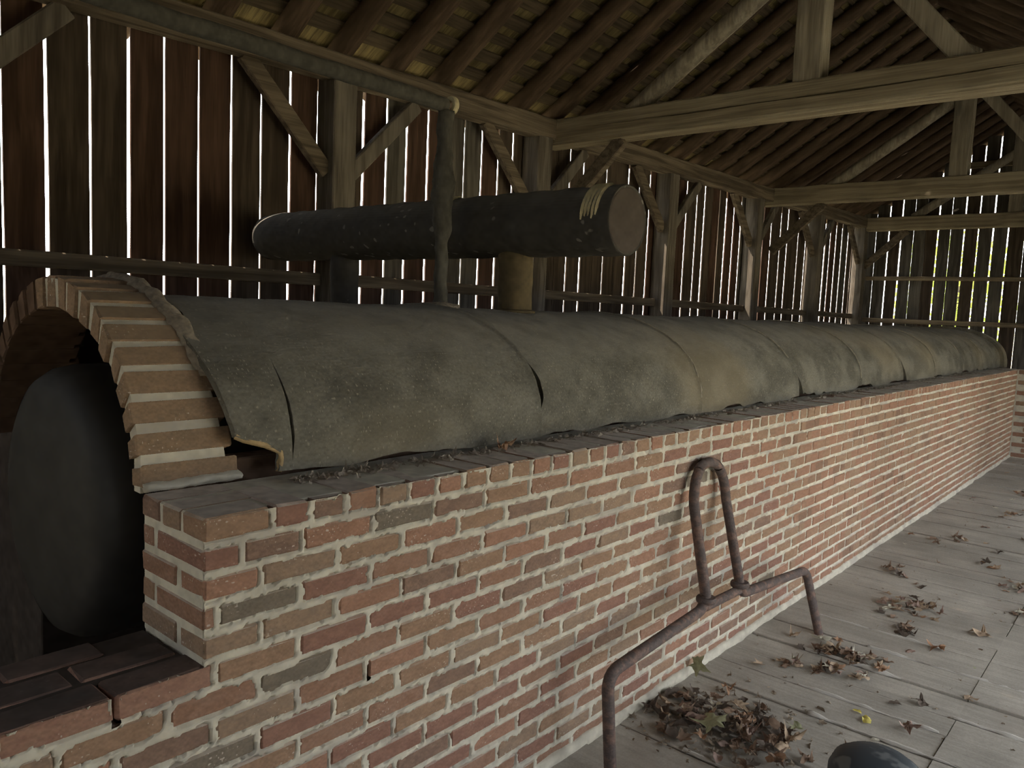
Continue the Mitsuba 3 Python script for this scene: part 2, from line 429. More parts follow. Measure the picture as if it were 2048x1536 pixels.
tag('wall_right', 'far gable wall of upright boards with bright yellow-green gaps', kind='structure')
GY = [(2.93, .03), (2.70, .012), (2.49, .032), (2.29, .036), (2.09, .012), (1.90, .004), (1.71, .030), (1.52, .012), (1.317, .034), (1.112, .028), (0.90, .034), (0.69, .030), (0.46, .012), (.25, .03), (.03, .02),
      (-.2, .03), (-.42, .015), (-.64, .03), (-.86, .03), (-1.08, .02), (-1.3, .03), (-1.52, .02), (-1.74, .03), (-1.96, .02), (-2.18, .03), (-2.4, .02), (-2.62, .03), (-2.84, .02), (-3.06, .02), (-3.22, .0)]
GY = [(3.06, 0)] + GY
for i in range(len(GY) - 1):
    y1, y0 = GY[i][0] - GY[i][1] * .38, GY[i + 1][0] + GY[i + 1][1] * .38
    zt = min(roof_z(14.8, y0), roof_z(14.8, y1)) + 0.1
    obj('board', board(y0, y1, -0.1, zt, 14.8 + rng.uniform(0, .01), 0.024, axis='y', seed=i + 100), ['m_board', 'm_board_grey', 'm_board_grey'][i % 3], parent='wall_right')
for z, h in ((2.50, .07), (1.76, .08), (4.35, .1)):
    ya, yb = (2.8, -1.8) if z < 3 else (1.5, -.35)
    obj('girt', timber((14.76, ya, z), (14.76, yb, z), 0.07, h, wob=0.003), 'm_timber_y', parent='wall_right')

# the camera-side long wall, behind the lens, with the openings that light the shed
tag('wall_front', 'boarded long wall on the camera side with wide openings', kind='structure')
x = -2.0
i = 0
while x < 14.8:
    w = 0.21
    z0 = -0.1
    for a, b, c, d in OPENINGS:
        if x + w > a and x < b:
            z0 = d
    obj('board', board(x, x + w - 0.012, z0, 2.44 + dz(x), -3.22, 0.024, seed=i + 300), 'm_board', parent='wall_front')
    x += w
    i += 1
xs = np.linspace(-2.0, 14.95, 20)
obj('plate', sweep(np.stack([xs, xs * 0 - 1.74, 3.275 + dz(xs)], 1), section(0.20, 0.175, 0.01), (0, 0, 1), 0.01, seed=5, wscale=1.3), 'm_timber_x', parent='wall_front')
for a, b, c, d in OPENINGS:
    obj('lintel', timber((a - 0.15, -3.14, d + 0.06), (b + 0.15, -3.14, d + 0.06), 0.1, 0.12), 'm_timber_x', parent='wall_front')
for x in [-1.45, 5.7, 10.55, 14.62]:
    obj('post', timber((x, -1.73, 0), (x, -1.73, 3.22 + dz(x)), 0.19, 0.19, up=(0, 1, 0)), 'm_timber_z', parent='wall_front')
tag('wall_left', 'boarded near gable wall behind the camera', kind='structure')
y = -3.22
i = 0
while y < 3.0:
    obj('board', board(y, y + 0.195, GABLE_DOOR[2] if y + .2 > GABLE_DOOR[0] and y < GABLE_DOOR[1] else -0.1, min(roof_z(-2.0, y), roof_z(-2.0, y + .2)) + 0.1, -2.03, 0.024, axis='y', seed=i + 500), 'm_board', parent='wall_left')
    y += 0.21
    i += 1

# ---------------------------------------------------------------- the roof
tag('ceiling', 'open underside of the roof with round pole rafters, battens and wooden shingles', kind='structure')
x = 3.366 + 0.461 * -11
k = 0
while x < 14.9:
    for s in (1, -1):
        ye = 3.20 if s > 0 else 2 * RIDGE_Y - 4.55
        yr = RIDGE_Y
        jx = float(rng.uniform(-.02, .02))
        a = np.array([x + jx, ye, roof_z(x, ye) + 0.062])
        b = np.array([x + jx, yr, roof_z(x, yr) + 0.062])
        obj('rafter', pole(a, b, 0.082, 0.066, wob=0.012, seg=0.4), 'm_rafter', True, parent='ceiling')
    x += 0.461
NB = 18
DROP = 1.35        # the camera-side slope runs on over an aisle
for s in (1, -1):
    for k in range(-1, NB + (9 if s < 0 else 0)):
        t = (k + 0.2) * 0.178 - (0.08 if k < 0 else 0)
        y = 2.885 + (DROP if s < 0 else 0) - t / math.sqrt(1 + SLOPE ** 2)
        if y < RIDGE_Y + 0.03:
            continue
        yy = y if s > 0 else 2 * RIDGE_Y - y
        x0, x1 = -2.1, 14.95
        w = float(rng.uniform(.085, .115))
        up = np.array([0, s * SLOPE, 1.0]); up /= np.linalg.norm(up)
        p0, p1 = np.array([x0, yy, roof_z(x0, yy) + 0.142]), np.array([x1, yy, roof_z(x1, yy) + 0.142])
        m = sweep(p0 + (p1 - p0) * np.linspace(0, 1, 36)[:, None], section(w, 0.022, 0.003), up, 0.012, seed=k + 40 * (s > 0), wscale=1.2)
        obj('batten', m, 'm_batten', parent='ceiling')


def shingle(x0, x1, y, s, lift):
    """One shingle: butt at y, running 0.42 m up the slope."""
    c = 1 / math.sqrt(1 + SLOPE ** 2)
    d = np.array([0, -s * c, SLOPE * c]); nrm = np.array([0, s * SLOPE * c, c])
    xm = (x0 + x1) / 2
    yy = y if s > 0 else 2 * RIDGE_Y - y
    o = np.array([0, yy, roof_z(xm, yy) + 0.157])
    v = []
    for t, h in ((0, 0.018 + lift), (0.42, 0.004)):
        for xx in (x0, x1):
            for q in (0.0, 0.011 if t == 0 else 0.003):
                v.append(o + np.array([xx, 0, 0]) + d * t + nrm * (h + q) + nrm * 0.003 * math.sin(xx * 31))
    f = [(0, 2, 3), (0, 3, 1), (4, 7, 6), (4, 5, 7), (0, 6, 2), (0, 4, 6), (1, 3, 7), (1, 7, 5), (0, 5, 4), (0, 1, 5), (2, 6, 7), (2, 7, 3)]
    m = tm(v, f)
    return m if m.volume > 0 else tm(v, np.array(f)[:, ::-1])


stuff = []
near = 0
for s in (1, -1):
    r = 0
    y = 3.24 + (DROP if s < 0 else 0)
    while y > RIDGE_Y - 0.02:
        x = -2.1 + float(rng.uniform(0, .1))
        while x < 14.95:
            w = float(rng.uniform(.09, .17))
            m = shingle(x, x + w - 0.004, y + float(rng.uniform(-.008, .008)), s, float(rng.uniform(0, .003)))
            if s > 0 and ((r < 2 and 2.3 < x < 11.5) or (r < 4 and 2.5 < x < 6)) and near < 290:
                obj('shingle', m, 'm_shingle', parent='ceiling')
                near += 1
            else:
                stuff.append(m)
            x += w
        r += 1
        y -= 0.16
tag(obj('shingle_field', cat(stuff), 'm_shingle', parent='ceiling'), 'wooden shingles of the upper roof', kind='stuff')

# ---------------------------------------------------------------- the roof trusses
TL = ['timber truss nearest the camera, its long cracked tie beam crossing the upper right', 'second timber truss, dim, seen below the nearest cracked tie beam', 'farthest timber truss, standing against the gable wall']
for i, x in enumerate((5.6, 10.45, 14.55)):
    t = thing('roof_truss', TL[i], 'roof truss')
    h = 0.225
    z0 = 3.145 + dz(x) * 0.95
    zt = z0 + h
    if i == 0:      # the tie beam in two halves along a long drying crack
        ys = np.linspace(2.97, -1.84, 60)
        for lo, hi, sd in ((0, .50, 3), (.50, 1, 4)):
            pass
        crack = 0.5 + 0.09 * (meshkit.fbm(np.stack([ys * 1.6, ys * 0, ys * 0], 1), 3, 3) - 0.5)
        gapw = 0.002 + 0.02 * np.clip(meshkit.fbm(np.stack([ys * 1.1, ys * 0 + 5, ys * 0], 1), 2, 8) - 0.35, 0, 1)
        gapw[ys > 2.4] = 0
        prof = lambda c, g_: np.array([(-.105, 0.012), (-.115, .02), (-.115, h * c - g_), (-.075, h * c), (-.115, h * c + g_), (-.115, h - .012), (-.105, h), (.105, h), (.115, h - .012), (.115, .012), (.105, 0), (-.1, 0)])
        v = []
        for yy, c, g_ in zip(ys, crack, gapw):
            pr = prof(c, g_)
            v.append(np.stack([x + 0.115 + pr[:, 0], yy + 0 * pr[:, 0], z0 + pr[:, 1]], 1))
        v = np.array(v)
        k = v.shape[1]
        q = v.reshape(-1, 3)
        q = q + 0.012 * (np.stack([meshkit.fbm(q * np.array([1, 1.4, 1]) + 9 * j, 3, j) for j in range(3)], 1) - 0.5) * np.array([1, 0, 1])
        f = []
        for a in range(len(ys) - 1):
            for j in range(k):
                f += [(a * k + j, a * k + (j + 1) % k, (a + 1) * k + (j + 1) % k), (a * k + j, (a + 1) * k + (j + 1) % k, (a + 1) * k + j)]
        e = (len(ys) - 1) * k
        q = np.vstack([q, q[:k].mean(0), q[e:].mean(0)])
        for j in range(k):
            f += [(len(q) - 2, (j + 1) % k, j), (len(q) - 1, e + j, e + (j + 1) % k)]
        tb = tm(q, f)
        tb.fix_normals()
        obj('tie_beam', tb, 'm_truss_y', parent=t)
    else:
        obj('tie_beam', timber((x + .1, 2.97, z0 + h / 2), (x + .1, -1.84, z0 + h / 2), 0.21, h, wob=0.008, seg=0.2), 'm_truss_y', parent=t)
    zr = roof_z(x, RIDGE_Y)
    obj('king_post', timber((x + .1, 0.59, zt - 0.01), (x + .1, 0.585, zr + 0.03), 0.17, 0.20, up=(0, 1, 0), wob=0.006), 'm_truss_z', parent=t)
    obj('strut', pole((x + .1, 2.08, zt - 0.02), (x + .1, 0.66, zt + 0.93), 0.075, 0.068, wob=0.012), 'm_truss_z', True, parent=t)
    obj('strut', timber((x + .1, -0.42, zt - 0.03), (x + .1, 0.50, zt + 1.08), 0.13, 0.13, up=(0, 1, 1), wob=0.006), 'm_truss_z', parent=t)
    for (ya, za), (yb, zb) in (((2.82, -0.62), (2.15, -0.02)), ((-1.66, -0.62), (-1.0, -0.02))):
        obj('knee_brace', timber((x + .1, ya, z0 + za), (x + .1, yb, z0 + zb + 0.02), 0.07, 0.12, up=(0, 1, 1), wob=0.004), 'm_timber_x', parent=t)

# ---------------------------------------------------------------- the brick boiler setting
SET = thing('boiler_setting', 'long low red brick boiler setting with pale mortar joints under the dark rounded cover', 'brick furnace')
ZT, X0, X1 = 1.1745, 0.845, 12.3
NC = 17
Z0 = ZT - NC * CH            # bottom of the lowest course
bricks = []                  # (mesh, rank centre, size, grid brick?)
JT = 0.0135


def add_brick(lo, hi, b=0.006, jit=0.0012):
    bricks.append((bevel_box(lo, hi, b, jit), (np.array(lo) + hi) / 2, np.array(lo), np.array(hi)))


cells = []                   # front rectangles for the mortar relief: (x0, x1, z0, z1)
for c in range(NC):
    za, zb = Z0 + c * CH + JT / 2, Z0 + (c + 1) * CH - JT / 2
    up = NC - 1 - c          # 0 = top course
    zj = float(rng.uniform(-.001, .001))
    if up == 0:              # headers, their ends facing the camera
        xs = [X0, X0 + 0.175]
        while xs[-1] < X1 - 0.06:
            xs.append(xs[-1] + 0.1092)
        for j in range(len(xs) - 1):
            a, b = xs[j] + (JT / 2 if j else 0), xs[j + 1] - JT / 2
            dyf = float(rng.uniform(-.003, .003)) - (0.004 if xs[j] > 4.3 else 0)
            add_brick((a + rng.uniform(-.002, .002), dyf, za), (b + rng.uniform(-.002, .002), 0.205 if j else 0.10, zb + rng.uniform(-.004, .004)))
            cells.append((a, b, za, zb))
        continue
    first = [0, 0.097, 0.147, 0.036, 0.147, 0][min(up, 5)]
    xs = [X0, X0 + first]
    if up == 1:
        xs.append(xs[-1] + 0.165)
    if up >= 5:              # these courses run on into the apron in front
        xs = [0.878 - 8 * PITCH if up % 2 else 0.988 - 9 * PITCH]
    while xs[-1] < X1 - 0.1:
        xs.append(xs[-1] + PITCH + float(rng.uniform(-.002, .002)))
    xs[-1] = X1
    for j in range(len(xs) - 1):
        a, b = xs[j] + (0 if j == 0 and up < 5 else JT / 2), xs[j + 1] - JT / 2
        if b - a < 0.02:
            continue
        dyf = float(np.clip(rng.normal(0, .0018), -.003, .003))
        add_brick((a + rng.uniform(-.003, .003), dyf if a < 4.3 else -0.003 - abs(dyf), za + zj + rng.uniform(-.0015, .0015)), (b + rng.uniform(-.003, .003), (0.228 if up in (1, 3) else 0.112) if j == 0 and up < 5 else 0.098, zb + zj + rng.uniform(-.0015, .0015)))
        cells.append((a, b, za, zb))
# the end face of the side wall above the apron (x = X0), behind the corner bricks
for c in range(NC - 5, NC):
    za, zb = Z0 + c * CH + JT / 2, Z0 + (c + 1) * CH - JT / 2
    up = NC - 1 - c
    ys = {0: [0.10, 0.205, 0.305], 1: [0.236, 0.305], 2: [0.12, 0.305], 3: [0.236, 0.305], 4: [0.12, 0.305]}[up]
    for a, b in zip(ys[:-1], ys[1:]):
        add_brick((X0 + rng.uniform(-.002, .002), a + JT / 2, za), (X0 + 0.2, b - (0.0 if b > .3 else JT / 2), zb))
# second row of the top of the wall and of the apron top
for j in range(44):
    a = X0 + 0.21 + j * 0.26
    if a + .25 < X1:
        add_brick((a, 0.216, ZT - CH + JT / 2), (a + 0.245, 0.305, ZT - JT / 2 - 0.002))
ZA = Z0 + (NC - 5) * CH
for j in range(8):
    a = 0.84 - (j + 1) * 0.2215
    add_brick((a + JT, 0.11, ZA - CH + JT / 2), (a + 0.2215, 0.205, ZA - JT / 2 + rng.uniform(-.002, .004)))
    add_brick((a - 0.1, 0.216, ZA - CH + JT / 2), (a + 0.1, 0.305, ZA - JT / 2 + rng.uniform(-.002, .004)))
# the arch in front of the cover
YC, ZC = 0.90, 1.165


def arch_pt(t, k):
    """t: angle from the near springing; k = 0 inside, 1 outside."""
    a, b = 0.535 + (0.58 - 0.535) * k, 0.445 + (0.54 - 0.445) * k
    return YC - a * math.cos(t), ZC + b * math.sin(t)


NA = 21
arch_bricks = []
for i in range(NA):
    t0, t1 = PI * i / NA + 0.0, PI * (i + 1) / NA
    sh = 0.20 + 0.02 * rng.uniform(-1, 1)
    t0, t1 = t0 + (t1 - t0) * sh * .9, t1 - (t1 - t0) * sh * .7
    L = 0.268 - 0.062 * math.sin((t0 + t1) / 2) + float(rng.uniform(-.008, .008))
    ro = 0.985 + float(rng.uniform(0, .03))
    ps = [arch_pt(t0, 0.03), arch_pt(t0, ro), arch_pt(t1, ro), arch_pt(t1, 0.03)]
    xa = X0 + float(rng.uniform(-.004, .006))
    v = []
    for xx, ins in ((xa, 0.004), (xa + 0.006, 0), (X0 + L - 0.006, 0), (X0 + L, 0.004)):
        cen = np.mean(ps, 0)
        for p in ps:
            d = (np.array(p) - cen)
            for sgn in (-1, 1):      # chamfered profile
                pass
            q = np.array(p) - d / np.linalg.norm(d) * ins
            v.append((xx, q[0], q[1]))
    v = np.array(v) + rng.normal(0, .0012, (16, 3))
    f = []
    for s_ in range(3):
        for j in range(4):
            a, b, c_, d_ = s_ * 4 + j, s_ * 4 + (j + 1) % 4, s_ * 4 + 4 + (j + 1) % 4, s_ * 4 + 4 + j
            f += [(a, b, c_), (a, c_, d_)]
    f += [(0, 2, 1), (0, 3, 2), (12, 13, 14), (12, 14, 15)]
    m = tm(v, f)
    m.fix_normals()
    arch_bricks.append((m, v.mean(0)))
# rank the bricks by the area they show
size = []
for m, c, lo, hi in bricks:
    best = 0
    for quad in ([(lo[0], lo[1], lo[2]), (hi[0], lo[1], lo[2]), (hi[0], lo[1], hi[2]), (lo[0], lo[1], hi[2])], [(lo[0], lo[1], hi[2]), (hi[0], lo[1], hi[2]), (hi[0], hi[1], hi[2]), (lo[0], hi[1], hi[2])]):
        p, zz = project(np.array(quad))
        if zz.min() > 0.3 and (p[:, 0] > 0).any() and (p[:, 0] < 2048).any() and (p[:, 1] < 1536).any():
            xx, yy = p[:, 0], p[:, 1]
            best += abs(np.dot(xx, np.roll(yy, 1)) - np.dot(yy, np.roll(xx, 1))) / 2
    size.append(best)
order = np.argsort(-np.array(size))
near_set = set(order[:279].tolist())
far = []
for i, (m, c, lo, hi) in enumerate(bricks):
    if i in near_set:
        obj('brick', m, 'm_brick_soot_shade' if c[0] < X0 and c[2] > ZA - CH else 'm_brick_%d' % rng.choice(7, p=BRICK_P), parent=SET)
    else:
        far.append(m)
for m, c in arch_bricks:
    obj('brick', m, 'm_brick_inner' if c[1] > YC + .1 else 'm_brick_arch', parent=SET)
tag(obj('brick_field', cat(far), 'm_brick_far', parent=SET), 'receding far bricks of the side wall', kind='stuff')


SLIT = (1.326, 0.655)


# mortar: one relief over the near front face, plain cores elsewhere
def mortar_front(xa, xb, za, zb, step):
    nx, nz = int((xb - xa) / step) + 1, int((zb - za) / step) + 1
    X, Z = np.meshgrid(np.linspace(xa, xb, nx), np.linspace(za, zb, nz))
    D = np.full(X.shape, -1.0)
    for a, b, c, d in cells:
        if b < xa or a > xb:
            continue
        i0, i1 = max(0, int((a - xa) / step)), min(nx, int((b - xa) / step) + 2)
        j0, j1 = max(0, int((c - za) / step)), min(nz, int((d - za) / step) + 2)
        sx, sz = X[j0:j1, i0:i1], Z[j0:j1, i0:i1]
        D[j0:j1, i0:i1] = np.maximum(D[j0:j1, i0:i1], np.minimum(np.minimum(sx - a, b - sx), np.minimum(sz - c, d - sz)))
    P = np.stack([X, X * 0, Z], -1)
    n1 = meshkit.fbm(P * 45, 3, 3) - 0.5
    n2 = meshkit.fbm(P * 14, 2, 9) - 0.5
    n3 = meshkit.noise(P * 260, 5) - 0.5
    hole = ((np.abs(X - 0.6555) < 0.008) & (np.abs(Z - ZA) < CH)) | ((np.abs(X - SLIT[0]) < 0.006) & (np.abs(Z - SLIT[1]) < 0.024))      # two joints that have lost their mortar
    edge = 0.0028 + 0.020 * n1 + 0.012 * n2          # how far the mortar laps over the brick's edge
    h = np.where(D < edge, 0.0012 + 0.004 * n1 + 0.002 * n3, -0.009)
    Y = -h
    v = np.stack([X, Y, Z], -1).reshape(-1, 3)
    i, j = np.meshgrid(np.arange(nx - 1), np.arange(nz - 1))
    a = (j * nx + i).ravel()
    f = np.vstack([np.stack([a, a + 1, a + nx + 1], 1), np.stack([a, a + nx + 1, a + nx], 1)])
    return tm(v, f[~hole.ravel()[f].any(1)])


ms = [mortar_front(X0 + 0.003, 2.4, Z0 + 0.01, ZT - 0.008, 0.005), mortar_front(2.4, 4.6, Z0 + 0.01, ZT - 0.008, 0.0075), mortar_front(0.35, X0 + 0.003, Z0 + 0.01, ZA - 0.008, 0.005)]
obj('mortar', cat(ms), 'm_mortar', True, parent=SET)
core = cat([bevel_box((X0 + 0.005, 0.030, 0), (4.6, 0.30, ZT - 0.008)), bevel_box((4.6, 0.0004, 0), (X1 - .003, 0.30, ZT - 0.008)), bevel_box((X0 + 0.004, 0.004, ZA - 0.01), (X0 + .1, 0.303, ZT - 0.008))])
apron = cat([bevel_box((-0.9, 0.030, 0), (X0 + 0.02, 0.30, ZA - CH)), bevel_box((-0.9, 0.012, ZA - CH - .02), (0.648, 0.30, ZA - 0.010)), bevel_box((0.663, 0.012, ZA - CH - .02), (X0 + .003, 0.30, ZA - 0.010)),
             bevel_box((.64, 0.09, ZA - CH - .02), (.67, 0.30, ZA - 0.010))])
obj('soot_shade_bed', apron, 'm_soot_shade', parent=SET)  # bed darkened in its colour for soot and shade together
obj('mortar_core', core, 'm_mortar', parent=SET)
obj('inner_wall', bevel_box((X0 + 0.12, 0.345, 0), (X1, 0.42, ZT + 0.045)), 'm_brick_inner', parent=SET)
obj('inner_wall', bevel_box((X0 + 0.12, 1.38, 0), (X1, 2.76, ZT)), 'm_soot_shade', parent=SET)
# mortar ring of the arch: the near half, and the darker far half
na = 90
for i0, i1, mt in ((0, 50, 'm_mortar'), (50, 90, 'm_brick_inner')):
    v, f = [], []
    for i in range(i0, i1 + 1):
        t = PI * i / na
        L = 0.245 - 0.06 * math.sin(t) + 0.012 * (float(meshkit.noise(np.array([[t * 9, 0, 0]]), 3)[0]) - .5)
        w = 0.02 * (float(meshkit.fbm(np.array([[t * 14, 2, 0]]), 3, 3)[0]) - .5)
        for xx, k in ((X0 + 0.008 + w * .4, 0.05), (X0 + 0.006 + w * .4, 0.92 + w * 3), (X0 + L, 0.92 + w * 3), (X0 + L, 0.05)):
            p = arch_pt(t, k)
            v.append((xx, p[0], p[1]))
    e = (i1 - i0) * 4
    for i in range(i1 - i0):
        for j in range(4):
            a, b, c, d = i * 4 + j, i * 4 + (j + 1) % 4, (i + 1) * 4 + (j + 1) % 4, (i + 1) * 4 + j
            f += [(a, b, c), (a, c, d)]
    f += [(0, 2, 1), (0, 3, 2), (e, e + 1, e + 2), (e, e + 2, e + 3)]
    m = tm(v, f)
    m.fix_normals()
    obj('arch_mortar', m, mt, parent=SET)
# bed of mortar under the lowest arch brick, crumbled
xs = np.linspace(X0 + 0.01, X0 + 0.27, 24)
m = sweep(np.stack([xs, 0.335 + 0 * xs, ZT + 0.004 + 0 * xs], 1), np.stack([0.034 * np.cos(np.arange(12) / 12 * 2 * PI), 0.014 * np.sin(np.arange(12) / 12 * 2 * PI)], 1), (0, 0, 1), 0.012, seed=8, wscale=30)
obj('mortar_bed', m, 'm_mortar', True, parent=SET)
# mortar that squeezed out along the foot of the wall
xs = np.linspace(1.6, 12.2, 420)
m = sweep(np.stack([xs, 0.004 + 0 * xs, 0.012 + 0 * xs], 1), np.stack([0.022 * np.cos(np.arange(8) / 8 * 2 * PI), 0.034 * np.sin(np.arange(8) / 8 * 2 * PI)], 1), (0, 0, 1), 0.010, seed=9, wscale=16)
obj('mortar_foot', m, 'm_mortar', True, parent=SET)
# brown crumbled packing between arch and cover
ts = np.linspace(0.55, 2.4, 60)
pts = []
for t in ts:
    y, z = arch_pt(t, 0.93)
    pts.append((X0 + 0.252 - 0.062 * math.sin(t), y, z))
obj('arch_packing', sweep(pts, circle(0.026, 7), (1, 0, 0), 0.016, seed=3, wscale=26), 'm_dirt', True, parent=SET)
# far end: a raised end ring and a pier that juts out
v, f = [], []
for i in range(41):
    t = PI * i / 40
    for xx, k in ((12.12, 0.9), (12.12, 1.07), (12.34, 1.07), (12.34, 0.9)):
        v.append((xx, YC - 0.69 * k * math.cos(t), ZT + 0.487 * k * math.sin(t) ** 0.75))
for i in range(40):
    for j in range(4):
        a, b, c, d = i * 4 + j, i * 4 + (j + 1) % 4, (i + 1) * 4 + (j + 1) % 4, (i + 1) * 4 + j
        f += [(a, b, c), (a, c, d)]
m = tm(v, f)
m.fix_normals()
obj('end_ring', m, 'm_felt', parent=SET)
pb = []
for c in range(NC):
    for j in range(5):
        y0 = -0.02 - j * 0.2215 - (0.11 if c % 2 else 0)
        pb.append(bevel_box((12.05 + rng.uniform(-.002, .002), y0 - 0.208, Z0 + c * CH + JT / 2), (12.27, y0, Z0 + (c + 1) * CH - JT / 2), 0.005))
tag(obj('pier_bricks', cat(pb), 'm_brick_far', parent=SET), 'shaded bricks of the projecting far pier', kind='stuff')
obj('pier_core', bevel_box((12.056, -1.2, 0), (12.3, 0.0, ZT - 0.008)), 'm_mortar', parent=SET)

# ---------------------------------------------------------------- the rounded cover
COV = thing('vault_cover', 'long rounded dark grey cover of felted panels over the brick setting', 'cover')
CA, CB = 0.69, 0.487


def cover_pt(t, r=0.0, x=9.0):
    s = np.sin(t)
    k = np.exp(-(x - 1.05) / 0.35)          # slimmer where it meets the arch
    y = YC - (CA - 0.065 * k + r) * np.cos(t)
    z = ZT + (CB + r) * np.power(np.maximum(s, 0), 0.75 + 0.08 * k)
    return y, z


SEAMS = [1.075, 1.24, 2.30, 3.60, 4.86, 6.18, 7.25, 8.5, 9.7, 10.9, 12.2]


def gap_fn(i, t):
    """Opening of seam i at angle t (near side)."""
    if i == 1:
        return 0.010 * np.clip(np.minimum((t - 0.05) / 0.1, (0.62 - t) / 0.35), 0, 1)
    if i == 2:
        return 0.0015 + 0.036 * np.clip(np.minimum((t - 0.10) / 0.15, (0.62 - t) / 0.25), 0, 1)
    if i == 4:
        return 0.003 + 0.17 * np.clip((0.34 - t) / 0.34, 0, 1)
    if i == 6:
        return 0.003 + 0.24 * np.clip((0.58 - t) / 0.58, 0, 1)
    return 0.003 + 0 * t


for i in range(len(SEAMS) - 1):
    xa, xb = SEAMS[i], SEAMS[i + 1]
    nt = 110
    t = np.concatenate([np.linspace(0.004, PI / 2, 80), np.linspace(PI / 2, PI - 0.004, 25)[1:]])
    u = np.linspace(0, 1, max(10, int((xb - xa) / 0.03)))
    u = np.unique(np.concatenate([u, [0.006, 0.015, 0.985, 0.994]]))
    TT, U = np.meshgrid(t, u, indexing='ij')
    left = xa + gap_fn(i, TT) + 0.012 * (meshkit.fbm(np.stack([TT * 6, TT * 0 + i, TT * 0], -1), 3, 2) - .5) * (i not in (1,))
    right = xb + 0.012 * (meshkit.fbm(np.stack([TT * 6, TT * 0 + i + 1, TT * 0], -1), 3, 2) - .5) * (i + 1 not in (1,))
    if i == 0:
        z_ = cover_pt(TT)[1]
        rag = 0.03 * (meshkit.fbm(np.stack([TT * 30, TT * 0, TT * 0], -1), 3, 7) - .5)
        left = 1.098 - 0.085 * np.sin(TT) + 0.0 * TT
        left = np.where(z_ < 1.30, left + (0.02 + 0.085 * np.clip((1.30 - z_) / 0.05, 0, 1) ** .6) + rag, left)
        left = np.minimum(left, right - 0.004)
    X = left + (right - left) * U
    # ragged lower hem: moves the first rows up where the felt has rotted
    hem = np.clip(meshkit.fbm(np.stack([X * 5, X * 0, X * 0], -1), 4, 12) - 0.45, 0, 1) * (0.10 if xa > 3.5 else 0.05)
    TH = np.maximum(TT, hem * 0.9 * (TT < 1.2))
    P0 = np.stack([X, TH, TH * 0], -1)
    r = 0.010 * (meshkit.fbm(np.stack([X * 3.1, TH * 2.2, X * 0], -1), 3, 21) - .5) + 0.005 * (meshkit.fbm(np.stack([X * 22, TH * 14, X * 0], -1), 2, 4) - .5)
    r += 0.011 * np.exp(-((1 - U) * (xb - xa) / 0.016) ** 2) * (i + 1 not in (1,)) + 0.004 * (i in (3, 5, 7))
    if i in (3, 5):      # the torn panels lift at the far lower corner
        r += 0.02 * np.exp(-((U - 1) * (xb - xa) / 0.2) ** 2) * np.clip((0.5 - TT) / 0.5, 0, 1)
    Y, Z = cover_pt(TH, r, X)
    Yi, Zi = cover_pt(TH, r - 0.022, X)
    Zi = np.maximum(Zi, Z - 0.03)
    n0, n1 = TT.shape
    A = np.stack([X, Y, Z], -1).reshape(-1, 3)
    B = np.stack([X, Yi, Zi], -1).reshape(-1, 3)
    ii, jj = np.meshgrid(np.arange(n0 - 1), np.arange(n1 - 1), indexing='ij')
    a = (ii * n1 + jj).ravel()
    fo = np.vstack([np.stack([a, a + n1, a + n1 + 1], 1), np.stack([a, a + n1 + 1, a + 1], 1)])
    N = len(A)
    fi = fo[:, ::-1] + N
    rim = []
    for line in ([k * n1 for k in range(n0)], [k * n1 + n1 - 1 for k in range(n0)][::-1], list(range(n1))[::-1], [(n0 - 1) * n1 + k for k in range(n1)]):
        for p, q in zip(line[:-1], line[1:]):
            rim += [(p, q, q + N), (p, q + N, p + N)]
    allv = np.vstack([A, B])
    m = tm(allv, np.vstack([fo, fi, np.array(rim)]))
    m.fix_normals()
    pk = obj('panel', m, 'm_felt', 40, parent=COV)
    if i == 0:           # the torn tan edge around the hole beside the arch
        rows = [k for k in range(n0) if t[k] < 0.32 and Z.reshape(n0, n1)[k, 0] > ZT + 0.012 and Z.reshape(n0, n1)[k, 0] < 1.30]
        pts = np.array([A.reshape(n0, n1, 3)[k, 0] for k in rows]) + np.array([0.004, 0.008, 0])
        obj('torn_edge', sweep(pts, circle(0.009, 7), (0, 1, 0), 0.010, seed=5, wscale=35), 'm_torn', True, parent=pk)

for i in (3, 4, 5, 6, 7, 8, 9):
    tt = np.linspace(0.10 if i not in (4, 6) else 0.30, 1.75, 70)
    y_, z_ = cover_pt(tt, 0.0075, SEAMS[i])
    xx = SEAMS[i] - 0.006 + 0.012 * (meshkit.fbm(np.stack([tt * 6, tt * 0 + i, tt * 0], -1), 3, 2) - .5)
    obj('seam_rim', sweep(np.stack([xx, y_, z_], 1), circle(0.0055, 6), (1, 0, 0), 0.004, seed=i, wscale=18), 'm_rim', True, parent=COV)

# ---------------------------------------------------------------- the boiler inside the arch
BO = thing('boiler', 'dark iron boiler end with a rounded rim inside the brick arch', 'boiler')
prof = [(0.0, 0.0), (0.2, 0.004), (0.34, 0.016), (0.385, 0.035), (0.41, 0.07), (0.42, 0.12), (0.42, 0.9), (0.0, 0.9)]
m = trimesh.creation.revolve(np.array(prof), sections=64)
m.apply_transform(np.array([[0, 0, 1, 0.82], [1, 0, 0, 0.93], [0, 1, 0, 1.02], [0, 0, 0, 1.0]]))
m.fix_normals()
obj('shell', m, 'm_iron', 35, parent=BO)

# ---------------------------------------------------------------- the drum above the cover
DR = thing('steam_drum', 'thick black wrapped horizontal drum on short legs above the cover', 'drum')
DX, DZ, R = 2.8, 2.055, 0.148


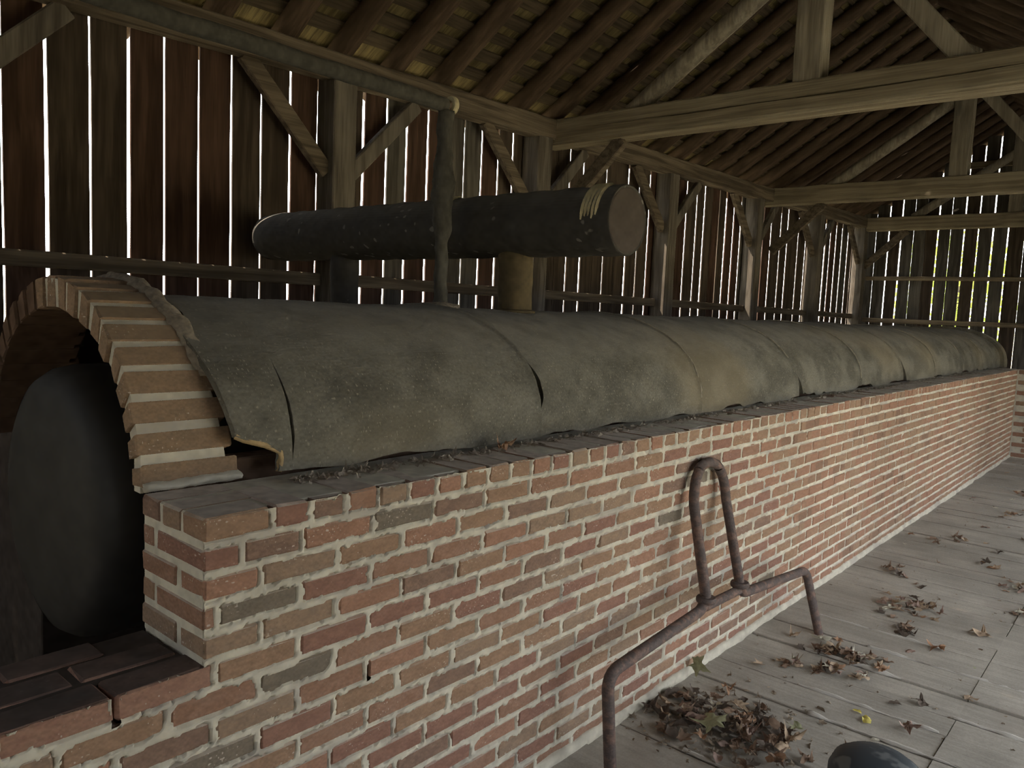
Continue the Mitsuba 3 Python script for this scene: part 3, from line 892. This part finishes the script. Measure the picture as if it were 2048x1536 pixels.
def lathe_y(profile, y0, cx, cz, sections=56, sgn=1):
    """profile: (radius, distance along +y)."""
    m = trimesh.creation.revolve(np.array(profile, float), sections=sections)
    v = np.asarray(m.vertices)
    m = tm(np.stack([cx + v[:, 0], y0 + sgn * v[:, 2], cz + v[:, 1]], 1), m.faces)
    m.fix_normals()
    return m


pf = [(0.0, 0.012), (0.120, 0.010), (0.136, 0.004), (0.143, 0.0), (R, 0.006)] + [(R + 0.003 * math.sin(k * 1.7), 0.04 + k * 0.05) for k in range(52)] + [(R - .01, 2.68), (R - .04, 2.72), (0, 2.73)]
m = lathe_y(pf, 0.19, DX, DZ)
v = np.asarray(m.vertices)
m.vertices = v + (0.008 * (meshkit.fbm(v * 9, 3, 2) - 0.5))[:, None] * np.array([1, 0, 1]) * ((v[:, 1] > .2)[:, None])
obj('shell', m, 'm_tar', 40, parent=DR)
m = lathe_y([(0.0, 0.0), (0.128, 0.001), (0.136, 0.006), (0.13, 0.012), (0, 0.012)], 0.188, DX, DZ)
v = np.asarray(m.vertices)
m.vertices = v + np.stack([v[:, 0] * 0, 0.006 * (meshkit.fbm(v * 26, 3, 6) - .5), v[:, 0] * 0], 1)
obj('end_cap', m, 'm_drum_end', 40, parent=DR)
for y, mt, z0 in ((0.795, 'm_leg', 1.655), (2.10, 'm_tar', ZT)):
    zz = np.linspace(z0 - 0.01, DZ - 0.11, 14)
    obj('leg', sweep(np.stack([DX + 0 * zz, y + 0 * zz, zz], 1), circle(0.081, 22), (0, 1, 0), 0.008, seed=6, wscale=14), mt, True, parent=DR)
    if y < 1:
        obj('leg_collar', lathe_y([(0.07, 0), (0.098, 0.002), (0.1, 0.012), (0.07, 0.02), (0.07, 0)], 0, 0, 0), 'm_leg', parent=DR)
        v = np.asarray(meshkit.WRITTEN[scene[DR + '__leg_collar']['filename']][0])
        scene[DR + '__leg_collar']['to_world'] = T().translate([DX, y, 1.648]).rotate([1, 0, 0], 90)
# torn places that show the yellow insulation: curved ribbed patches lying on the shell
for y0, y1, a0, a1 in ((0.245, 0.335, -4, 84), (1.15, 1.27, 40, 92)):
    for k in range(5):
        ya, yb = y0 + (y1 - y0) * k / 5, y0 + (y1 - y0) * (k + 0.92) / 5
        top = math.radians(a1 - 5 * abs(k - 2) * rng.random())
        bot = math.radians(a0 + 10 * rng.random())
        aa = np.linspace(bot, top, 14)
        v, f = [], []
        for a in aa:
            ym = (ya + yb) / 2
            wid = (yb - ya) * (1 if a > bot + .15 else max(0.05, (a - bot) / .15)) / 2
            for dy, rr in ((-wid, R + .001), (0, R + .010), (wid, R + .001)):
                v.append((DX - rr * math.cos(a), ym + dy, DZ + rr * math.sin(a)))
        for q in range(13):
            for j in range(2):
                b0 = q * 3 + j
                f += [(b0, b0 + 1, b0 + 4), (b0, b0 + 4, b0 + 3)]
            f += [(q * 3 + 2, q * 3, q * 3 + 3), (q * 3 + 2, q * 3 + 3, q * 3 + 5)]
        m = tm(v, f)
        m.fix_normals()
        obj('insulation_strip', m, 'm_insulation', 50, parent=DR)

# ---------------------------------------------------------------- the overhead pipe that drops to the cover
SP = thing('steam_pipe', 'dark lagged overhead pipe that turns down to the cover beside the drum', 'pipe')
PXX, PY, PZ = 2.40, 0.9, 2.53
xs = np.linspace(-1.4, PXX + 0.005, 60)
obj('horizontal_run', sweep(np.stack([xs, PY + 0 * xs, PZ + 0 * xs], 1), circle(0.030, 16), (0, 0, 1), 0.007, seed=12, wscale=6), 'm_cobweb', True, parent=SP)
zz = np.linspace(1.64, PZ - 0.02, 60)
sc_ = 0.029 + 0.022 * np.exp(-((zz - 2.16) / 0.09) ** 2) + 0.012 * np.exp(-((zz - 2.02) / 0.05) ** 2) + 0.012 * np.exp(-((zz - 1.66) / 0.03) ** 2) + 0.006 * (zz > 2.2)
obj('drop', sweep(np.stack([PXX + 0.012 - 0.01 * (zz - 2), PY + 0 * zz, zz], 1), circle(1, 16), (0, 1, 0), 0.012, scale=sc_, seed=13, wscale=18), 'm_cobweb', True, parent=SP)
m = trimesh.creation.revolve(np.array([(0.020, 0.0), (0.036, 0.0), (0.040, 0.006), (0.040, 0.022), (0.036, 0.026), (0.020, 0.02)]), sections=30)
v = np.asarray(m.vertices)
m = tm(np.stack([PXX + 0.03 + v[:, 2], PY + v[:, 0], PZ + 0.006 + v[:, 1]], 1), m.faces)
keep = (np.asarray(m.vertices)[m.faces][:, :, 1].mean(1) < PY + 0.03)
m = tm(m.vertices, m.faces[keep])
scene['m_insulation_thin'] = two(rough(proc(lambda p, n, uv: mi.Color3f(.60, .54, .36) * (0.7 + 0.5 * fbm(p.x * 80, p.y * 80, p.z * 80, 3))), 0.95, 0.1))
tag(obj('insulation_ring', m, 'm_insulation_thin', parent=SP), 'yellowish broken lagging ring at the pipe elbow')
m = trimesh.creation.icosphere(4, 1.0)
v = np.asarray(m.vertices)
v = v * np.array([.10, .10, .028]) * (0.75 + 0.5 * meshkit.fbm(v * 3, 3, 4))[:, None] + np.array([PXX, PY - 0.01, 1.655])
obj('dirt_heap', tm(v, m.faces), 'm_dirt', True, parent=SP)

# ---------------------------------------------------------------- the bent iron frame leaning on the wall
FR = thing('pipe_frame', 'rusty bent iron pipe frame with a tall loop leaning on the brick side wall', 'pipe frame')
r = 0.0225


def pipe(pts, rad, rr=r):
    return sweep(smooth_path(pts, rad), circle(rr, 14), (0, 0, 1), 0.0012, seed=2, wscale=30)


LB, RB = np.array([2.955, -.2, .49]), np.array([3.285, -.2, .475])
LT, RT = np.array([3.065, -.06, 0.91]), np.array([3.385, -.06, 0.88])
obj('left_rail', pipe([(2.262, -.215, 0.0), (2.225, -.2, .41), (2.93, -.2, .455), (2.955, -.2, .50)], [0, .07, .045, 0]), 'm_rust', True, parent=FR)
obj('right_rail', pipe([(4.16, -.285, 0.0), (4.127, -.2, .346), (3.31, -.2, .425), (3.285, -.2, .48)], [0, .06, .05, 0]), 'm_rust', True, parent=FR)
obj('loop', pipe([LB, LT - (0.0, 0.0, 0.06), (3.09, -.042, 0.975), (3.235, -.034, 1.045), (3.38, -.042, 0.945), RT - (0, 0, .06), RB], [0, .02, .09, .12, .09, .02, 0]), 'm_rust', True, parent=FR)
obj('cross_bar', pipe([(2.955, -.195, .455), (3.30, -.195, .445)], 0, 0.02), 'm_rust', True, parent=FR)
for c in (LB, RB):
    m = trimesh.creation.revolve(np.array([(0.0, -.012), (.038, -.012), (.042, -.006), (.042, .006), (.038, .012), (0, .012)]), sections=20)
    m.apply_translation(c)
    obj('collar', m, 'm_rust', 35, parent=FR)


# ---------------------------------------------------------------- leaves, debris, the tub
def leaf_mesh(seed, curl=0.5, kind=0):
    g_ = np.random.default_rng(seed)
    if kind == 0:       # five-lobed
        ang, rad = [], []
        for lobe, (a, l) in enumerate(((-150, .62), (-75 + 15, .85), (0, 1.0), (60, .85), (150, .62))):
            for da, f_ in ((-19, .62), (-9, .76), (0, 1.0), (9, .76), (19, .62)):
                ang.append(math.radians(a + da + g_.uniform(-3, 3))); rad.append(l * f_ * g_.uniform(.9, 1.1))
            ang.append(math.radians(a + 31)); rad.append(.46 * g_.uniform(.8, 1.2))
        ang, rad = np.array(ang), np.array(rad)
    else:               # oval
        ang = np.linspace(-PI, PI, 13)[:-1]
        rad = 0.35 + 0.55 * np.abs(np.cos(ang)) ** 1.4 * g_.uniform(.85, 1.15, 12)
    rim = np.stack([rad * np.cos(ang), rad * np.sin(ang)], 1)
    mid = rim * 0.5
    p = np.vstack([[[0, 0]], mid, rim])
    k = len(rim)
    bend = g_.uniform(-1, 1, 4)
    z = curl * (0.35 * p[:, 0] ** 2 * bend[0] + 0.55 * p[:, 1] ** 2 * (0.4 + abs(bend[1])) + 0.2 * np.sin(5 * p[:, 0] + bend[2] * 3) * np.abs(p[:, 1]) + 0.12 * np.sin(7 * p[:, 1] + bend[3] * 3))
    z += 0.06 * g_.uniform(-1, 1, len(z)) * curl
    v = np.stack([p[:, 0], p[:, 1], z - z.min()], 1)
    f = []
    for i in range(k):
        j = (i + 1) % k
        f += [(0, 1 + i, 1 + j), (1 + i, 1 + k + i, 1 + k + j), (1 + i, 1 + k + j, 1 + j)]
    return tm(v, f)


PROTO = [mikit.ply(leaf_mesh(s, c, kd), None, True) for s, c, kd in [(1, .5, 0), (2, .9, 0), (3, 1.3, 0), (4, 1.0, 1), (5, 1.6, 1), (6, .7, 0), (7, 1.8, 0)]]
PROTO_M = [leaf_mesh(s, c, kd) for s, c, kd in [(1, .5, 0), (2, .9, 0), (3, 1.3, 0), (4, 1.0, 1), (5, 1.6, 1), (6, .7, 0), (7, 1.8, 0)]]


def leaf(x, y, z, size, rot, proto, colour, label, group=None, tilt=(0, 0)):
    key = numbered('fallen_leaf')
    scene[key] = {**PROTO[proto], 'bsdf': {'type': 'ref', 'id': 'm_leaf_' + colour},
                  'to_world': T().translate([x, y, z]).rotate([0, 0, 1], rot).rotate([1, 0, 0], tilt[0]).rotate([0, 1, 0], tilt[1]).scale(size)}
    return tag(key, label, 'leaf', group)


leaf(2.775, -0.35, 0.07, 0.115, 40, 0, 'green', 'large flat green maple leaf on the pile of dead leaves beside the pipe frame', tilt=(-14, 6))
leaf(3.25, -0.05, 0.055, 0.075, 250, 5, 'green', 'green maple leaf propped upright against the foot of the brick wall', tilt=(70, 0))
leaf(3.385, -0.752, 0.008, 0.038, 20, 4, 'yellow', 'bright yellow curled leaf alone on the floorboards')
leaf(3.43, -0.70, 0.008, 0.022, 80, 3, 'yellow', 'small yellow scrap of leaf just above the bright curled yellow leaf')
leaf(4.06, -0.345, 0.02, 0.07, 120, 1, 'pale', 'pale whitish leaf at the foot of the pipe frame right leg', tilt=(20, 0))
leaf(4.22, -0.26, 0.02, 0.04, 200, 4, 'yellow', 'small yellow leaf touching the pipe frame right foot', tilt=(30, 20))
leaf(3.92, -0.66, 0.015, 0.055, 330, 2, 'rust', 'rust coloured curled leaf at the right end of the upper leaf row', tilt=(-10, 0))
leaf(2.955, -0.60, 0.02, 0.06, 10, 6, 'tan', 'tan crumpled leaf at the right edge of the big leaf pile')
leaf(3.08, -0.575, 0.02, 0.05, 100, 1, 'green', 'grey green leaf beside the tan crumpled leaf')
leaf(2.98, -0.26, 0.03, 0.055, 200, 5, 'pale', 'light pointed leaf on top of the dark leaf pile', tilt=(10, -10))
leaf(4.80, -0.94, 0.01, 0.075, 70, 2, 'tan', 'star shaped tan maple leaf lying near the right edge of the floor')
leaf(4.42, -0.80, 0.01, 0.07, 160, 2, 'rust', 'orange brown crumpled leaf on the open floorboards at the right')
leaf(2.00, 0.13, 1.178, 0.05, 30, 6, 'rust', 'orange brown curled leaf on top of the brick wall against the cover', tilt=(0, 20))
leaf(5.25, 0.12, 1.178, 0.06, 60, 1, 'pink', 'reddish flat leaf on the wall top beyond the torn gap of the cover')
leaf(4.31, -0.98, 0.006, 0.035, 20, 0, 'green', 'small dull green leaf at the end joint of a floorboard')
leaf(3.63, -0.80, 0.006, 0.03, 120, 3, 'dark', 'dark narrow leaf on a bare board left of centre of the floor')
leaf(3.44, -0.90, 0.012, 0.06, 200, 2, 'pink', 'long curled pinkish brown leaf lying across a board joint')

g2 = np.random.default_rng(5)
COLS = ['brown', 'brown', 'tan', 'rust', 'pink', 'dark', 'brown', 'pale', 'tan']


WORD = {'brown': 'brown', 'tan': 'tan', 'rust': 'rust brown', 'pink': 'pinkish brown', 'dark': 'very dark brown', 'pale': 'pale cream'}


def coloured(c, label):
    return c, WORD[c] + ' ' + label


def in_pile(cx, cy, ax, ay, rot, n, size, group, label, zmax=0.05, cols=COLS):
    for k in range(n):
        while True:
            a, b = g2.normal(0, .5, 2)
            if a * a + b * b < 1.4:
                break
        c_, s_ = math.cos(rot), math.sin(rot)
        x, y = cx + a * ax * c_ - b * ay * s_, cy + a * ax * s_ + b * ay * c_
        if y > -0.03:
            y = -0.05
        leaf(x, y, 0.004 + zmax * g2.random() * max(0, 1 - a * a - b * b), size * g2.uniform(.6, 1.15), g2.uniform(0, 360), int(g2.integers(1, 7)), *coloured(cols[int(g2.integers(len(cols)))], label), group, tilt=tuple(g2.normal(0, 14, 2)))


in_pile(2.89, -0.36, 0.34, 0.26, 0.9, 100, 0.052, 'leaves of the big pile beside the pipe frame', 'dead leaf in the big leaf pile by the near wall foot', 0.06, ['dark', 'brown', 'dark', 'brown', 'pink', 'rust', 'dark', 'tan'])
in_pile(3.98, -0.47, 0.07, 0.24, 0.25, 38, 0.045, 'leaves of the long row below the pipe frame foot', 'dead leaf in the long row by the pipe frame right foot', 0.03)
in_pile(3.73, -0.45, 0.06, 0.22, 0.35, 30, 0.042, 'leaves of the second row on the floor', 'dead leaf in the second shorter row nearer the camera', 0.02)
in_pile(4.95, -0.50, 0.22, 0.18, 0.2, 34, 0.045, 'leaves of the loose patch beyond the frame', 'dead leaf in the loose patch beyond the pipe frame', 0.02)
in_pile(4.55, -0.62, 0.10, 0.06, 0.2, 9, 0.04, 'leaves of the small dark clump', 'dead leaf in the small clump right of the two rows', 0.02, ['dark', 'brown', 'dark', 'tan'])
for cx, cy in ((6.3, -.72), (5.9, -.95), (6.9, -.45), (7.3, -.85), (5.4, -1.05), (8.2, -.6), (7.9, -1.0), (9.4, -.5), (5.6, -.28), (6.5, -1.2), (10.6, -.7)):
    in_pile(cx, cy, 0.13, 0.09, 0.3, 7, 0.045, 'small clumps of dead leaves along the receding floor', 'dead leaf in a small clump far along the receding floor', 0.02)
for k in range(95):
    x, y = g2.uniform(2.3, 12, 1)[0] ** 1.0, -g2.uniform(0.08, 1.5)
    leaf(x, y, 0.004, g2.uniform(.018, .05), g2.uniform(0, 360), int(g2.integers(1, 7)), *coloured(COLS[int(g2.integers(9))], 'dry leaf lying loose on the dusty floorboards'), 'loose dead leaves scattered over the floor', tilt=tuple(g2.normal(0, 10, 2)))
# crumbs of leaf on floor and on the wall top: uncountable litter
crumbs = []
for k in range(1500):
    r_ = g2.random()
    if r_ < .6:
        x, y, z = 1.2 + 9 * g2.random() ** 1.5, 0.12 + 0.09 * g2.random() ** .6, ZT - 0.002
        s = g2.uniform(.006, .02)
    elif r_ < .8:
        a = g2.normal(0, 1, 2)
        x, y, z = 2.9 + .2 * a[0], min(-.03, -.35 + .16 * a[1]), 0.004
        s = g2.uniform(.008, .025)
    else:
        x, y, z = 2.4 + 7 * g2.random(), -1.4 * g2.random() - .04, 0.003
        s = g2.uniform(.005, .014)
    pm = PROTO_M[int(g2.integers(7))]
    M = np.array((T().translate([x, y, z]).rotate([0, 0, 1], g2.uniform(0, 360)).rotate([1, 0, 0], g2.normal(0, 35)).scale(s)).matrix)
    v = np.asarray(pm.vertices) @ M[:3, :3].T + M[:3, 3]
    crumbs.append(((tm(v, pm.faces)), z))
scene['m_crumb'] = two(rough(proc(lambda p, n, uv: mix((.13, .10, .075), (.36, .30, .23), noise(p.x * 40, p.y * 40, p.z * 40))), 0.9, 0.2))
scene['m_crumb_pale'] = two(rough(proc(lambda p, n, uv: mix((.22, .18, .14), (.48, .42, .34), noise(p.x * 40, p.y * 40, p.z * 40))), 0.9, 0.2))
tag(obj('wall_top_litter', cat([m for m, z in crumbs if z > 1]), 'm_crumb_pale', True), 'dusty grey litter of leaf crumbs along the top of the brick wall', 'leaf litter', kind='stuff')
tag(obj('floor_litter', cat([m for m, z in crumbs if z < 1]), 'm_crumb', True), 'fine brown leaf crumbs scattered over the floorboards', 'leaf litter', kind='stuff')

TB = thing('tub', 'dark blue-grey domed tub cut off by the bottom edge of the photo', 'tub')
prof = [(0.0, 0.30), (0.06, 0.298), (0.10, 0.288), (0.128, 0.268), (0.142, 0.235), (0.15, 0.02), (0.165, 0.015), (0.165, 0.0), (0.0, 0.0)]
m = trimesh.creation.revolve(np.array(prof), sections=48)
m.fix_normals()
m.apply_translation((2.575, -1.0, 0.006))
obj('body', m, 'm_tub', 35, parent=TB)
hz = np.linspace(0, PI, 12)
obj('handle', sweep(np.stack([2.575 - 0.155 * np.sin(hz) * 0.35 - .12, -1.0 + 0.1 * np.cos(hz), 0.2 + 0 * hz], 1), circle(0.008, 8), (0, 0, 1)), 'm_tub', True, parent=TB)

# ---------------------------------------------------------------- trees beyond the gable, seen through its gaps
for i, (x, y, h, rad) in enumerate(((24, 3.2, 5.0, 1.6), (30, -0.8, 6, 2.2), (25, -5.5, 6, 2.2))):
    t = thing('tree', ['yellow green tree glimpsed through the gaps at the left of the gable', 'yellow green tree glimpsed through the middle gaps of the gable', 'yellow green tree beyond the right gaps of the gable'][i], 'tree')
    g3 = np.random.default_rng(50 + i)
    nl = 900
    d = g3.normal(0, 1, (nl, 3)); d /= np.linalg.norm(d, axis=1)[:, None]
    c = d * (g3.random(nl) ** .45)[:, None] * np.array([rad, rad, h * 0.45]) + np.array([x, y, h * 0.5])
    a, b = g3.normal(0, 1, (nl, 3)), g3.normal(0, 1, (nl, 3))
    a = a / np.linalg.norm(a, axis=1)[:, None] * .14; b = b / np.linalg.norm(b, axis=1)[:, None] * .08
    v = np.stack([c - a, c - b, c + a, c + b], 1).reshape(-1, 3)
    k = np.arange(nl) * 4
    tag(obj('leaves', tm(v, np.vstack([np.stack([k, k + 1, k + 2], 1), np.stack([k, k + 2, k + 3], 1)])), 'm_foliage', parent=t), kind='stuff')
    obj('trunk', pole((x, y, -.16), (x, y, h * .6), .16, .08), 'm_rust', True, parent=t)
